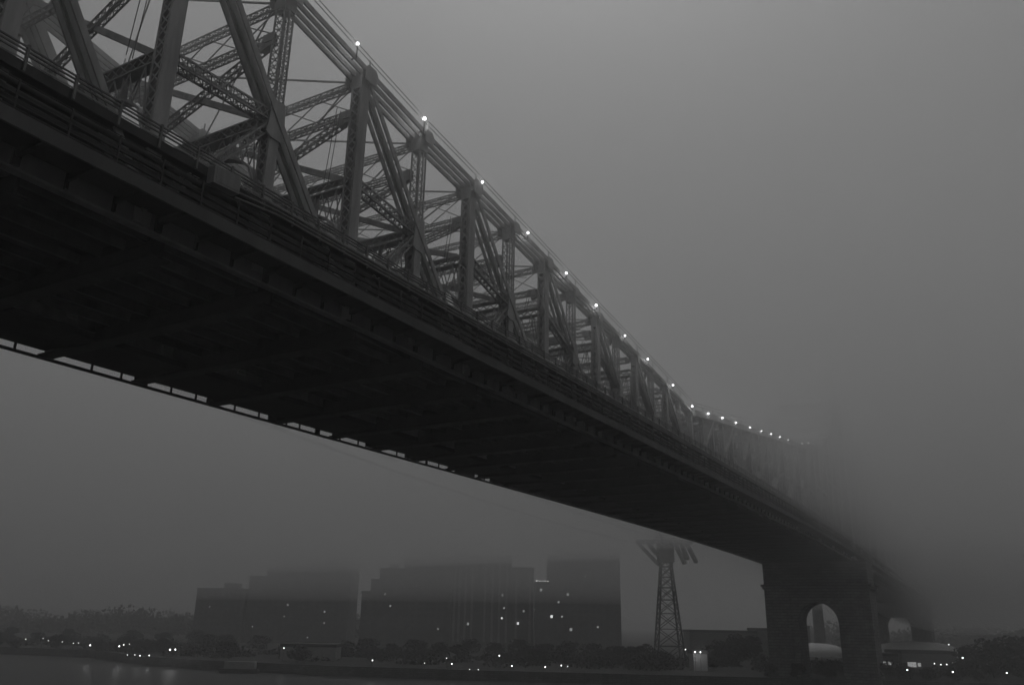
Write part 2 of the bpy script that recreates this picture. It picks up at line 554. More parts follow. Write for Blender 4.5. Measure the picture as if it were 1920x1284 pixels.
nodes = []                                     # (X, is_main_post)
for i, X in enumerate(VX):
    nodes.append((X, True))
    if i + 1 < len(VX):
        nodes.append(((X + VX[i + 1]) / 2 + (0.0), False))
for y in (YN, YF):
    for i, (X, main) in enumerate(nodes):
        lod = lod_of(X)
        H = top_h(X)
        tj = None
        # ---- top joint
        mb = MB()
        if lod < 2:
            k_ = spread(X)
            gusset(mb, X, H - 0.1, y, (1.3 if main else 1.1) * k_, (1.25 if main else 1.05) * k_, 0.06, 0.95 * k_)
            mb.bar(P(X - 0.5 * k_, y, H + 0.30 * k_), P(X + 0.5 * k_, y, H + 0.30 * k_), 1.5 * k_, 0.2)
            mb.bar(P(X, y, H - 1.3), P(X, y, H + 0.15), 1.0 * k_, 1.0 * k_, (1, 0, 0))
            mb.bar(P(X, y - 0.7 * k_, H + 0.5), P(X, y - 0.7 * k_, H + 1.3), 0.09, 0.09, (1, 0, 0))
        else:
            mb.bar(P(X, y, H - 1.0), P(X, y, H + 0.8), 1.7, 1.6, (1, 0, 0))
        tj = build('top_joint', mb, 'steel', bridge)
        # ---- top chord to the next node
        if i + 1 < len(nodes):
            X2 = nodes[i + 1][0]
            A, C = P(X, y, H), P(X2, y, top_h(X2))
            if X < 118:
                k_ = spread(X)
                eyebars(tj, A, C, (-0.87 * k_, -0.29 * k_, 0.29 * k_, 0.87 * k_), 0.43, 0.14)
            else:
                mb = MB()
                mb.bar(A, C, 1.7, 0.9)
                build('top_chord', mb, 'steel', bridge)
        if main:
            mb = MB()
            if lod < 2:
                for s in (-1, 1):
                    mb.bar(P(X, y + s * 0.46 * k_, 0.2), P(X, y + s * 0.46 * k_, H - 0.3), 0.95 * k_, 0.07, (0, 1, 0))
                mb.lattice(P(X, y, 0.2), P(X, y, H - 0.6), 0.85 * k_, 0.95 * k_, (1, 0, 0), lod, 0.12, 0.8, 0.11, 'w')
            else:
                big = 3.0 if abs(X - 258) < 2 or abs(X - 448) < 4 else 1.5
                mb.bar(P(X, y, 0.2), P(X, y, H), big, big, (1, 0, 0))
            build('vertical_post', mb, 'steel', bridge)
        # ---- web of one main bay
        if main and i + 2 < len(nodes):
            XR = nodes[i + 2][0]
            XM = nodes[i + 1][0]
            left = X < MIDX - 1
            if X > 257:
                left = X < 353
                left = not left
            XT, XB = (X, XR) if left else (XR, X)
            hT = top_h(XT)
            hM = hT / 2
            if lod < 2:
                mb = MB()
                k_ = spread(X)
                for s_ in (-1, 1):                # tapered gusset plates
                    o_ = P(XM, y + s_ * 0.50, hM)
                    poly = [(-0.55, 1.25), (0.5, 1.25), (0.62, -0.2), (0.42, -1.6), (-0.42, -1.6), (-0.85, -1.35), (-0.72, -0.5)]
                    if XT > XB:
                        poly = [(-a_, b_) for a_, b_ in poly]
                    mb.prism([o_ + Vector((a_ * k_, 0, b_ * k_)) for a_, b_ in poly], (0, 0.08 * s_, 0))
                mb.bar(P(XM, y, hM - 0.8), P(XM, y, hM + 0.8), 0.85 * k_, 0.85 * k_, (1, 0, 0))
                mj = build('middle_joint', mb, 'steel', bridge)
                for A, C in ((P(XT, y, hT - 0.2), P(XM, y, hM)), (P(XM, y, hM), P(XB, y, 0.9))):
                    if X < 118:
                        k_ = spread(X)
                        eyebars(mj, A, C, (-0.62 * k_, -0.13 * k_, 0.13 * k_, 0.62 * k_) if y < 1 else (-0.9 * k_, -0.3 * k_, 0.3 * k_, 0.9 * k_), 0.42 if y < 1 else 0.75, 0.13)
                    else:
                        mb = MB()
                        mb.bar(A, C, 1.2, 0.45)
                        build('diagonal', mb, 'steel', bridge)
                mb = MB()
                mb.lattice(P(XM, y, hM + 0.5), P(XM, y, top_h(XM) - 0.4), 0.90 * k_, 0.95 * k_, (1, 0, 0), lod, 0.10, 0.62, 0.06)
                if lod == 0:
                    mb.bar(P(XM, y - .44, hM + 0.5), P(XM, y - .44, top_h(XM) - 0.4), 0.06, 0.13, (1, 0, 0))
                build('hanger', mb, 'steel', bridge)
                mb = MB()
                for s in (-1, 1):
                    mb.bar(P(XM, y + s * 0.42, 0.6), P(XM, y + s * 0.42, hM), 0.8, 0.07, (0, 1, 0))
                mb.lattice(P(XM, y, 0.6), P(XM, y, hM), 0.75, 0.8, (1, 0, 0), lod, 0.1, 0.7, 0.1, 'w')
                build('sub_post', mb, 'steel', bridge)
                mb = MB()
                mb.lattice(P(XM, y, hM - 0.2), P(XT, y, 1.0), 0.70 * k_, 0.55, (0, 0, 1), lod, 0.11, 0.7, 0.07)
                build('sub_strut', mb, 'steel', bridge)
                hp = min(10.9, hT - 2.0)
                mb = MB()
                mb.lattice(P(XT, y, hp), P(XM, y, hM + 0.1), 0.80 * k_, 0.80 * k_, (0, 0, 1), lod, 0.12, 0.6, 0.07)
                build('longitudinal_strut', mb, 'steel', bridge)
            else:
                mb = MB()
                mb.bar(P(XT, y, hT - 0.2), P(XB, y, 0.8), 1.5, 1.2)
                mb.bar(P(XB, y, hT * 0.5), P(XT, y, hT * 0.5), 0.9, 0.9)
                mb.bar(P(XT, y, 0.8), P((XT + XB) / 2, y, hT / 2), 0.8, 0.8)
                build('diagonal', mb, 'steel', bridge)
                mb = MB()
                mb.bar(P(XM, y, 0.6), P(XM, y, top_h(XM)), 1.1, 1.1, (1, 0, 0))
                build('hanger', mb, 'steel', bridge)

# ---- frames across the roadway at every joint
def portal(X, hp, lod):
    y0, y1 = 0.5, 17.8
    mb = MB()
    if lod == 2:
        mb.bar(P(X, y0, hp), P(X, y1, hp), 0.5, 0.9)
        build('portal_beam', mb, 'steel', bridge)
        return
    mb.bar(P(X, y0, hp + 0.38), P(X, y1, hp + 0.38), 0.75, 0.12)
    mb.bar(P(X, y0, hp - 0.38), P(X, y1, hp - 0.38), 0.75, 0.10)
    n = 22
    for k in range(n):
        a, b = y0 + (y1 - y0) * k / n, y0 + (y1 - y0) * (k + 1) / n
        for dx in (-0.34, 0.34):
            mb.bar(P(X + dx, a, hp - 0.35), P(X + dx, b, hp + 0.35), 0.06, 0.03, (1, 0, 0))
            mb.bar(P(X + dx, a, hp + 0.35), P(X + dx, b, hp - 0.35), 0.06, 0.03, (1, 0, 0))
    build('portal_beam', mb, 'steel', bridge)
    mb = MB()
    pts = []
    c = 9.15
    half = 8.65
    n = 24
    for k in range(n + 1):
        u = -1 + 2 * k / n
        e = max(0.0, (abs(u) - 0.45) / 0.55)
        drop = 1.55 + 0.25 * (abs(u)) + 3.2 * (1 - math.sqrt(max(0, 1 - e * e)))
        pts.append(P(X, c + half * u, hp - drop))
    for a, b in zip(pts, pts[1:]):
        mb.bar(a, b, 0.7, 0.16)
    for k in range(n):
        ta = Vector((X, pts[k].y, B(X) + hp - 0.4))
        tb = Vector((X, pts[k + 1].y, B(X) + hp - 0.4))
        for dx in (-0.3, 0.3):
            d = Vector((dx, 0, 0))
            if k % 2 == 0:
                mb.bar(pts[k] + d, tb + d, 0.08, 0.05, (1, 0, 0))
            else:
                mb.bar(ta + d, pts[k + 1] + d, 0.08, 0.05, (1, 0, 0))
        if k % 4 == 0:
            mb.bar(pts[k], ta, 0.12, 0.4, (1, 0, 0))
    build('portal_arch', mb, 'steel', bridge)

for i, (X, main) in enumerate(nodes):
    if X > 262:
        continue
    lod = lod_of(X)
    H = top_h(X)
    hp = min(10.9, H - 1.2) if main else max(9.2, min(H - 1.4, top_h(nodes[max(0, i - 1)][0]) / 2 if X < MIDX else 9.2))
    y0, y1 = 0.7, 17.6
    if lod < 2 or main:
        portal(X, hp, lod)
    if lod == 2:
        mb = MB()
        mb.bar(P(X, y0, H - 0.5), P(X, y1, H - 0.5), 0.8, 0.9)
        mb.bar(P(X, y0, hp), P(X, y1, H - 1), 0.6, 0.6)
        mb.bar(P(X + .7, y1, hp), P(X + .7, y0, H - 1), 0.6, 0.6)
        mb.bar(P(X, y0, (hp + H) / 2), P(X, y1, (hp + H) / 2), 0.6, 0.7)
        build('cross_boom', mb, 'steel', bridge)
        continue
    hb = H - (3.1 if H - hp > 4.6 else 1.9)
    mb = MB()
    mb.lattice(P(X, y0, H - 0.55), P(X, y1, H - 0.55), 0.45, 0.60, (0, 0, 1), lod, 0.085, 0.6, 0.055)
    build('cross_boom', mb, 'steel', bridge)
    if hb > hp + 0.9:
        mb = MB()
        mb.lattice(P(X, y0, hb), P(X, y1, hb), 0.45, 0.60, (0, 0, 1), lod, 0.085, 0.6, 0.055)
        build('cross_boom', mb, 'steel', bridge)
        mb = MB()
        nb = 5
        for k in range(nb):
            a, b = y0 + (y1 - y0) * k / nb, y0 + (y1 - y0) * (k + 1) / nb
            mb.bar(P(X + .1, a, hb + .3), P(X + .1, b, H - .8), 0.07, 0.07)
            mb.bar(P(X - .1, a, H - .8), P(X - .1, b, hb + .3), 0.07, 0.07)
        build('cross_bracing', mb, 'steel', bridge)
        for ya in (y0, y1):                      # solid knee plates where booms meet the trusses
            s = 1 if ya == y0 else -1
            mb = MB()
            mb.bar(P(X, ya, hb), P(X, ya + s * 0.9, hb), 0.50, 0.66)
            mb.bar(P(X, ya, hb - 0.3), P(X, ya + s * 0.7, hb - 0.5), 0.4, 0.6)
            build('knee_plate', mb, 'steel', bridge)
    if hb - hp > 3.0:
        mb = MB()
        mb.lattice(P(X, 1.3, hb - 0.5), P(X, 17.2, hp + 0.6), 0.50, 0.66, (0, 0, 1), lod, 0.095, 0.66, 0.06)
        build('sway_diagonal', mb, 'steel', bridge)
        mb = MB()
        mb.bar(P(X + .1, 1.0, hp + 0.5), P(X + .1, 17.2, H - 0.7), 0.40, 0.42)
        build('sway_diagonal', mb, 'steel', bridge)
    # top lateral bracing
    if i + 1 < len(nodes):
        X2 = nodes[i + 1][0]
        H2 = top_h(X2)
        mb = MB()
        mb.bar(P(X, 1.0, H), P(X2, 17.3, H2), 0.10, 0.12)
        mb.bar(P(X, 17.3, H - .15), P(X2, 1.0, H2 - .15), 0.10, 0.12)
        build('lateral_bracing', mb, 'steel', bridge)

# hand lines along the near top chord and slack wires between the posts
for dh, dy in ((1.15, -0.7), (1.55, -0.72)):
    pts = [P(X, dy, top_h(X) + dh) for X, mn in nodes if X < 262]
    mb = MB()
    mb.tube(pts, 0.035, 5)
    build('hand_line', mb, 'rail', bridge)
for X in (VX[i] for i in range(len(VX)) if VX[i] < 90):
    mb = MB()
    mb.tube([P(X - 0.9, 1.0, top_h(X) - 3.2), P(X - 1.1, 1.4, 10.5)], 0.03, 5)
    mb.tube([P(X - 1.3, 1.0, top_h(X) - 3.2), P(X - 1.5, 1.4, 10.5)], 0.03, 5)
    build('slack_wire', mb, 'rail', bridge)
for X in VX[3:8]:
    mb = MB()
    pts = [P(X, 2.0, top_h(X) - 1.2).lerp(P(X - 9, 16.0, top_h(X) + 1.0), t / 8) - Vector((0, 0, 0.5 * 4 * (t/8) * (1 - t/8))) for t in range(9)]
    mb.tube(pts, 0.04, 5)
    build('slack_wire', mb, 'rail', bridge)

# ---- string of lamps on the near top chord
ORD = ['first', 'second', 'third', 'fourth', 'fifth', 'sixth', 'seventh', 'eighth', 'ninth', 'tenth', 'eleventh', 'twelfth',
       'thirteenth', 'fourteenth', 'fifteenth', 'sixteenth', 'seventeenth', 'eighteenth', 'nineteenth', 'twentieth',
       'twenty-first', 'twenty-second', 'twenty-third', 'twenty-fourth']
lamps = [(39.32, 21.43), (48.08, 20.02), (57.33, 18.66), (66.09, 17.3), (74.75, 16.23), (82.54, 15.16), (91.11, 13.74), (98.8, 12.62), (108.43, 11.5), (116.71, 10.72), (124.69, 11.55), (132.57, 12.33), (141.04, 13.2), (150.58, 14.46), (159.05, 15.43), (167.03, 16.3), (175.11, 17.26), (182.89, 18.23), (198.27, 20.84), (206.26, 22.49), (214.33, 24.42), (221.63, 26.65), (231.76, 30.62)]
for i, (X, h) in enumerate(lamps):
    base = P(X, -1.0, top_h(X) - 0.1)
    g = P(X, -1.0, max(h, top_h(X) + 0.35))
    e = empty('chord_lamp', base, 'bright lamp on the bridge top chord, %s from the upper left' % ORD[i],
              'lamp', 'lamps strung along the bridge top chord')
    mb = MB()
    mb.bar(base, g - Vector((0, 0, 0.15)), 0.07, 0.07, (1, 0, 0))
    mb.bar(base, base + Vector((0, 0.5, 0)), 0.08, 0.08)
    build('lamp_stem', mb, 'pole', e)
    mb = MB()
    r = (0.145 if X < 125 else (0.15 if X < 180 else 0.11)) * random.uniform(0.85, 1.15)
    mb.ball(g, r, 12, 8)
    build('lamp_globe', mb, 'lamp_far', e, smooth=True)

# ------------------------------------------------------------------ stone piers
def pier(X0, X1, label):
    yc, ya, hw = 9.15, 14.0, 5.4
    zt = B(X0) - 0.9
    zs, z0 = 17.0, 0.5
    root = empty('stone_pier', (X0, yc, z0), label, 'pier', 'stone piers of the bridge')
    for s in (-1, 1):
        mb = MB()
        mb.box(X0, X1, min(yc + s*hw, yc + s*ya), max(yc + s*hw, yc + s*ya), z0, zs)
        build('pier_shaft', mb, 'stone', root)
        mb = MB()
        mb.box(X0 - 0.35, X0 - 0.004, min(yc + s*(hw + 1.6), yc + s*(ya - 1.6)), max(yc + s*(hw + 1.6), yc + s*(ya - 1.6)), z0, zt - 7.5)
        build('pilaster', mb, 'stone', root)
    mb = MB()
    n = 20
    for k in range(n):
        a0, a1 = math.pi * k / n, math.pi * (k + 1) / n
        p = [(yc + hw*math.cos(a0), zs + hw*math.sin(a0)), (yc + hw*math.cos(a1), zs + hw*math.sin(a1))]
        mb.quadbox([(X0, p[0][0], p[0][1]), (X0, p[1][0], p[1][1]), (X1, p[1][0], p[1][1]), (X1, p[0][0], p[0][1]),
                    (X0, p[0][0], zt), (X0, p[1][0], zt), (X1, p[1][0], zt), (X1, p[0][0], zt)])
    for s in (-1, 1):
        mb.box(X0, X1, min(yc + s*hw, yc + s*ya), max(yc + s*hw, yc + s*ya), zs + 0.002, zt)
    build('arch_wall', mb, 'stone', root)
    mb = MB()
    mb.box(X0 - 0.7, X1 + 0.7, yc - ya - 0.75, yc + ya + 0.75, zt - 6.9, zt - 6.2)
    mb.box(X0 - 0.4, X1 + 0.4, yc - ya - 0.4, yc + ya + 0.4, zt - 7.5, zt - 6.902)
    build('cornice', mb, 'stone', root)
    mb = MB()
    n = 16
    for k in range(n):
        a0, a1 = math.pi * k / n, math.pi * (k + 1) / n
        c = [(r*math.cos(a), r*math.sin(a)) for a, r in ((a0, hw - .01), (a1, hw - .01), (a1, hw + 1.0), (a0, hw + 1.0))]
        mb.prism([(X0 - 0.25, yc + q[0], zs + q[1]) for q in c], (0.245, 0, 0))
    build('arch_ring', mb, 'stone', root)
pier(252.0, 264.0, 'massive arched stone pier where the bridge meets the island, nearer one')
pier(442.0, 454.0, 'farther arched stone pier half hidden behind the nearer pier')

# ------------------------------------------------------------------ tram tower
tt = empty('tram_tower', site(300, 55, 2.9), 'tall steel lattice tramway tower standing under the bridge far edge', 'tower')
def tp(dx, dy, z):
    return site(300 + dy, 55.0 + dx, z)
mb = MB()
levels = [2.9, 9, 14.5, 19.5, 24, 28, 31.5, 35, 38.5, 42.5]
def hwid(z):
    t = (z - 2.9) / (42.5 - 2.9)
    return 4.7 - 2.7 * min(1, t * 1.25) - 0.2 * t
for sx in (-1, 1):
    for sy in (-1, 1):
        mb = MB()
        for a, b in zip(levels, levels[1:]):
            mb.bar(tp(sx*hwid(a), sy*hwid(a), a), tp(sx*hwid(b), sy*hwid(b), b), 0.42, 0.42, (1, 0, 0))
        build('tower_leg', mb, 'steel_dim', tt)
for a, b in zip(levels, levels[1:]):
    mb = MB()
    wa, wb = hwid(a), hwid(b)
    ca = [(-wa, -wa), (wa, -wa), (wa, wa), (-wa, wa)]
    cb = [(-wb, -wb), (wb, -wb), (wb, wb), (-wb, wb)]
    for k in range(4):
        k2 = (k + 1) % 4
        mb.bar(tp(*ca[k], a), tp(*cb[k2], b), 0.24, 0.24, (0, 0, 1))
        mb.bar(tp(*ca[k2], a), tp(*cb[k], b), 0.24, 0.24, (0, 0, 1))
        mb.bar(tp(*cb[k], b), tp(*cb[k2], b), 0.24, 0.24, (0, 0, 1))
    build('tower_bracing', mb, 'steel_dim', tt)
mb = MB()
mb.lattice(tp(-10.0, -1.2, 43.4), tp(9.5, -1.2, 43.4), 1.2, 1.1, (0, 0, 1), 1, 0.25, 1.6, 0.18)
mb.lattice(tp(-10.0, 1.2, 43.4), tp(9.5, 1.2, 43.4), 1.2, 1.1, (0, 0, 1), 1, 0.25, 1.6, 0.18)
build('cross_arm', mb, 'steel_dim', tt)
mb = MB()
mb.box(-1, 1, -1, 1, 0, 1)
mb.v = [tp(v.x * 2.6, v.y * 2.6, 36.5 + v.z * 6.5) for v in mb.v]
build('machine_house', mb, 'steel_dim', tt)
for dx, ex, ez in ((-9.6, -3.0, 35.4), (-6.0, -3.2, 38.6), (3.4, 6.0, 35.9), (5.6, 7.0, 37.5), (7.6, 10.0, 36.4)):
    mb = MB()
    mb.lattice(tp(dx, 0, 43.0), tp(ex, -3.0, ez), 1.3, 1.0, (0, 0, 1), 0, 0.22, 0.9, 0.16)
    build('cable_saddle', mb, 'steel_dim', tt)
mb = MB()
for sx in (-1, 1):
    mb.bar(tp(-2 + sx, -1, 43.9), tp(-2.4, 0, 48.5), 0.22, 0.22, (1, 0, 0))
    mb.bar(tp(-2 + sx, 1, 43.9), tp(-2.4, 0, 48.5), 0.22, 0.22, (1, 0, 0))
mb.bar(tp(-9.5, 1.4, 44.0), tp(-9.5, 1.4, 45.0), .1, .1, (1, 0, 0))
mb.bar(tp(-9.5, 1.4, 45.0), tp(9.0, 1.4, 45.0), .1, .1)
mb.bar(tp(9.0, 1.4, 44.0), tp(9.0, 1.4, 45.0), .1, .1, (1, 0, 0))
build('tower_mast', mb, 'steel_dim', tt)
for j, (dx, lb) in enumerate(((-8.5, 'pair of thin tram cables running from tower top, left track'),
                              (7.5, 'pair of thin tram cables running from tower top, right track'))):
    mb = MB()
    for d in (-0.5, 0.5):
        a = tp(dx + d, 0, 42.6)
        b = Vector((-60, a.y + 2, 66))
        mb.tube([a.lerp(b, t / 20) - Vector((0, 0, 26 * (t/20) * (1 - t/20))) for t in range(21)], 0.03, 5)
    tag(build('tram_cable', mb, 'steel_dim'), lb, 'cable')

# ------------------------------------------------------------------ island buildings
def block(mb, F0, F1, R0, R1, z0, z1):
    c = [site(F0, R0), site(F0, R1), site(F1, R1), site(F1, R0)]
    mb.quadbox([(p.x, p.y, z0) for p in c] + [(p.x, p.y, z1) for p in c])
def tower_block(name, label, parts, lit=(), floor=3.1, pitch=3.4, ribs=(), mat='brick', win=True, cat='building'):
    F0, F1, R0, R1, z1 = parts[0]
    root = empty(name, site(F0, (R0 + R1) / 2, 3.0), label, cat)
    for (F0, F1, R0, R1, z1) in parts:
        mb = MB()
        block(mb, F0, F1, R0, R1, 2.0, z1)
        build('wall', mb, mat, root)
        mb = MB()
        block(mb, F0 - .25, F1 + .25, R0 - .25, R1 + .25, z1 + .002, z1 + 1.0)
        build('parapet', mb, 'roof', root)
        if win:
            mb = MB()
            nf = int((z1 - 5) / floor)
            nw = max(1, int((R1 - R0 - 1.2) / pitch))
            off = ((R1 - R0) - nw * pitch) / 2
            for a in range(nf):
                for b in range(nw):
                    r = R0 + off + pitch * (b + .5)
                    z = 5.2 + a * floor
                    block(mb, F0 - .06, F0 - .004, r - .85, r + .85, z, z + 1.5)
            kind(build('window_grid', mb, 'glass', root), 'stuff')
    for (F, R0, R1, z0, z1) in ribs:
        mb = MB()
        block(mb, F - 0.9, F - 0.01, R0, R1, z0, z1)
        build('facade_rib', mb, 'brick_pale', root)
    for (F, R, z, s, mt) in lit:
        mb = MB()
        block(mb, F - .14, F - .065, R - .45 * s, R + .45 * s, z - .5 * s, z + .5 * s)
        build('lit_window', mb, mt, root)
    return root
W1, W2 = 'window_lit', 'window_dim'
tower_block('apartment_block', 'wide dim apartment slab with stepped roof farthest left, dissolving into the fog',
            [(478, 505, -106, -86.5, 46), (479, 505, -133, -106.1, 42), (485, 505, -144, -133.1, 37), (481, 505, -171, -144.1, 30), (490, 500, -123, -116, 46), (486, 498, -158, -152, 33)],
            [(478, -99.3, 19.6, 1, W2), (478, -99.0, 13.8, .8, W2), (479, -119.9, 22.8, 1, W2), (479, -121.3, 16.8, .8, W2), (481, -163.1, 21.1, .7, W2)])
tower_block('apartment_block', 'middle apartment tower with stepped left side beside the bright gap',
            [(450, 475, -54, -29, 46), (451, 475, -66.5, -54.1, 40.5), (452, 475, -71, -66.6, 35), (453, 475, -75.5, -71.1, 29), (456, 468, -47, -38, 49.5), (455, 465, -62, -58, 43)],
            [(451, -63.2, 28.5, 1, W2), (451, -60.1, 22.8, 1, W2), (450, -47.0, 33, .7, W2), (450, -35.0, 12, .7, W2)])
tower_block('apartment_block', 'ribbed apartment tower with pale vertical piers between two taller blocks',
            [(447, 470, -28.5, 2, 48), (448, 470, 2.1, 13.5, 42)],
            [(446, -19.7, 14.7, 1.2, W2), (447, -2.5, 29.0, .9, W2), (447, -1.6, 22.7, .9, W2), (447, -2.6, 17.8, .9, W1), (446, 5.6, 15.4, 1.1, W1), (448, 8.5, 21.4, .9, W2)],
            ribs=[(447, r, r + 1.1, 6, 47) for r in (-27.6, -25.0, -22.0, -18.6, -12.0, -8.2, -4.6, -1.0)] + [(448, r, r + 1.1, 6, 41) for r in (4.0, 11.0)])
tower_block('apartment_block', 'tallest apartment tower nearest the tramway tower, low wing lit along its roof',
            [(430, 460, 26, 52, 59), (431, 460, 52.1, 56, 50), (429, 458, 20.6, 25.9, 47), (428, 455, 13.8, 20.5, 34), (436, 450, 33, 42, 63)],
            [(430, 26.9, 18.9, 0.9, W2), (429, 21.8, 18.9, 1.25, W1), (428, 16.6, 31.2, 1.3, W2), (430, 29.8, 29.4, 1.2, W2), (429, 25.2, 25.6, 1.0, W2), (430, 31.3, 13.0, 1.3, W2), (430, 44.4, 14.4, .9, W2), (430, 38.5, 38, .6, W2)])
# ten small lamps along the low wing's roof
for i in range(10):
    c = site(428.5 if i < 6 else 428.7, 14.3 + i * 0.66, 35.2)
    e = empty('roof_lamp', c - Vector((0, 0, 0.2)), 'tiny roof lamp in the row on the low wing, %s from the left' % ORD[i], 'lamp', 'row of roof lamps')
    mb = MB()
    mb.ball(c + Vector((0, 0, 0.25)), 0.17 if i else 0.34, 8, 5)
    build('lamp_globe', mb, 'lamp_dim', e)
    mb = MB()
    mb.bar(c - Vector((0, 0, .2)), c + Vector((0, 0, .12)), .06, .06, (1, 0, 0))
    build('lamp_stem', mb, 'pole', e)
tower_block('long_building', 'long low flat-roofed building behind the trees left of the pier',
            [(380, 395, 79, 120, 13.2), (379, 395, 108, 116, 14.4)])
tower_block('shore_house', 'small pale building behind the round tree on the left shore',
            [(292, 302, -74, -56, 6.9)], pitch=3.0, mat='brick_pale')
hut = tower_block('pump_house', 'small pale hut lit by two lamps right of the tramway tower',
            [(271, 278, 57.0, 61.2, 7.6)], win=False, mat='brick_pale')
tower_block('club_house', 'dark low building in front of the white dome with lit windows',
            [(309, 322, 137.5, 156.6, 7.9), (312, 322, 131, 137.4, 6.8)],
            [(309, 143.2, 4.3, 1.2, W2), (309, 139.9, 4.3, 1.6, W2), (309, 141.4, 4.3, 1.6, W2), (312, 132.5, 4.5, 1.1, W2), (312, 134.2, 4.5, 1.1, W2)], win=False)
# tennis domes
def dome(F, R, ra, rb, h, label):
    c = site(F, R, 3.2)
    mb = MB()
    nu, nv = 40, 10
    for k in range(nv + 1):
        t = k / nv * math.pi / 2
        for q in range(nu):
            a = 2 * math.pi * q / nu
            sq = lambda v: math.copysign(abs(v) ** 0.72, v)
            rr = math.cos(t) ** 0.75 if k < nv else 0.0
            p = site(F + rb * sq(math.sin(a)) * rr, R + ra * sq(math.cos(a)) * rr)
            mb.v.append(Vector((p.x, p.y, 3.0 + h * math.sin(t) ** 0.9)))
    for k in range(nv):
        for q in range(nu):
            q2 = (q + 1) % nu
            mb.f.append((k*nu + q, k*nu + q2, (k+1)*nu + q2, (k+1)*nu + q))
    e = empty('tennis_dome', c, label, 'dome', 'white air domes on the island')
    build('dome_skin', mb, 'dome', e, smooth=True)
    mb = MB()
    for k in range(1, 8):
        a = math.pi * k / 8
        pts = []
        for j in range(13):
            t = math.pi * j / 12
            p = site(F - rb * math.cos(t) * .98, R + ra * math.cos(a) * .93)
            pts.append(Vector((p.x, p.y, 3.05 + (h + .05) * (math.sin(t) ** .8) * (math.sin(a) ** .5))))
        mb.tube(pts, 0.07, 4)
    build('dome_seam', mb, 'dome', e)
dome(400, 185, 21, 12, 7.8, 'large white air dome right of the stone pier')
dome(425, 147, 16, 11, 5.9, 'smaller white air dome seen through the pier arch')
# chimney and plant seen through the pier arch
ch = empty('chimney', site(470, 166.7, 3), 'slender dark chimney seen through the pier arch', 'chimney')
mb = MB()
mb.tube([site(470, 166.7, 3), site(470, 166.7, 12), site(470, 166.7, 52)], [3.6, 2.9, 2.4], 16)
build('stack', mb, 'stone', ch)
mb = MB()
mb.tube([site(470, 166.7, 51), site(470, 166.7, 53)], [2.8, 2.8], 16)
build('stack_rim', mb, 'stone', ch)
tower_block('plant_building', 'dark building left of the chimney behind the pier arch', [(474, 490, 148, 163, 16), (474, 490, 148, 158, 20)], win=True)
# pale moored barge at the left quay
bg_ = empty('moored_barge', site(268, -79.5, 0.0), 'pale flat barge moored against the seawall on the left', 'barge')
mb = MB()
block(mb, 266, 270, -85, -74, -0.4, 1.2)
build('hull', mb, 'seawall', bg_)
mb = MB()
block(mb, 266.8, 269.4, -84, -75, 1.202, 3.2)
build('cabin', mb, 'brick_pale', bg_)

# ------------------------------------------------------------------ trees
def crown_mesh(seed, leaves=1500):
    rnd = random.Random(seed)
    v, f = [], []
    cl = []
    for _ in range(11):
        a, z = rnd.uniform(0, 6.283), rnd.uniform(-0.55, 0.62)
        r = rnd.uniform(0.15, 0.72) * math.sqrt(max(0.05, 1 - (z * 1.15) ** 2))
        cl.append((r * math.cos(a), r * math.sin(a), z, rnd.uniform(0.26, 0.46)))
    cl.append((0, 0, 0.55, 0.4))
    for _ in range(leaves):
        cx, cy, cz, cr = rnd.choice(cl)
        while True:
            d = Vector((rnd.uniform(-1, 1), rnd.uniform(-1, 1), rnd.uniform(-1, 1)))
            if 0.1 < d.length < 1:
                break
        d = d.normalized() * (d.length ** 0.5)
        p = Vector((cx, cy, cz)) + d * cr
        nrm = Vector((rnd.gauss(0, 1), rnd.gauss(0, 1), rnd.gauss(0, 1))).normalized()
        s = nrm.orthogonal().normalized() * rnd.uniform(0.035, 0.075)
        t = nrm.cross(s) * rnd.uniform(0.8, 1.6)
        i = len(v)
        v += [tuple(p - s), tuple(p - t), tuple(p + s), tuple(p + t)]
        f.append((i, i + 1, i + 2, i + 3))
    me = bpy.data.meshes.new('crown')
    me.from_pydata(v, [], f)
    me.materials.append(M['leaf'])
    return me
def trunk_mesh(seed):
    rnd = random.Random(seed)
    mb = MB()
    mb.tube([(0, 0, 0), (0.02, 0, .3), (-.01, .02, .62), (0.02, 0, .9)], [.055, .042, .03, .012], 7)
    for k in range(6):
        a = k * 1.05 + rnd.uniform(-.3, .3)
        z = rnd.uniform(.28, .6)
        mb.tube([(0, 0, z), (.18*math.cos(a), .18*math.sin(a), z + .14), (.36*math.cos(a), .36*math.sin(a), z + .22)], [.022, .014, .006], 5)
    me = bpy.data.meshes.new('trunk')
    me.from_pydata([tuple(p) for p in mb.v], [], mb.f)
    me.materials.append(M['bark'])
    return me
CROWNS = [crown_mesh(s) for s in (1, 2, 3, 4)]
TRUNKS = [trunk_mesh(s) for s in (1, 2)]
def tree(F, R, ztop, rad, label, group, zb=2.6):
    h = ztop - zb
    e = empty('shore_tree', site(F, R, zb), label, 'tree', group)
    t = bpy.data.objects.new('trunk', random.choice(TRUNKS))
    c = bpy.data.objects.new('crown', random.choice(CROWNS))
    for o in (t, c):
        COL.objects.link(o)
        o.parent = e
        o.rotation_euler = (0, 0, random.uniform(0, 6.28))
    t.scale = (h, h, h)
    c.location = (0, 0, h * 0.54)
    rad = min(rad, h * 0.78)
    c.scale = (rad * 1.1, rad * 1.1, h * 0.52)
T_L = [(430,-241,9.4,10), (410,-215.8,7.6,8.2), (430,-212.4,9.2,10), (400,-182.8,7.6,8), (420,-177.1,9.4,9.8), (400,-154.1,8.8,8.5), (420,-146.8,9.9,9.8), (380,-118.9,8.9,7.6), (370,-102.4,8.9,7.4)]
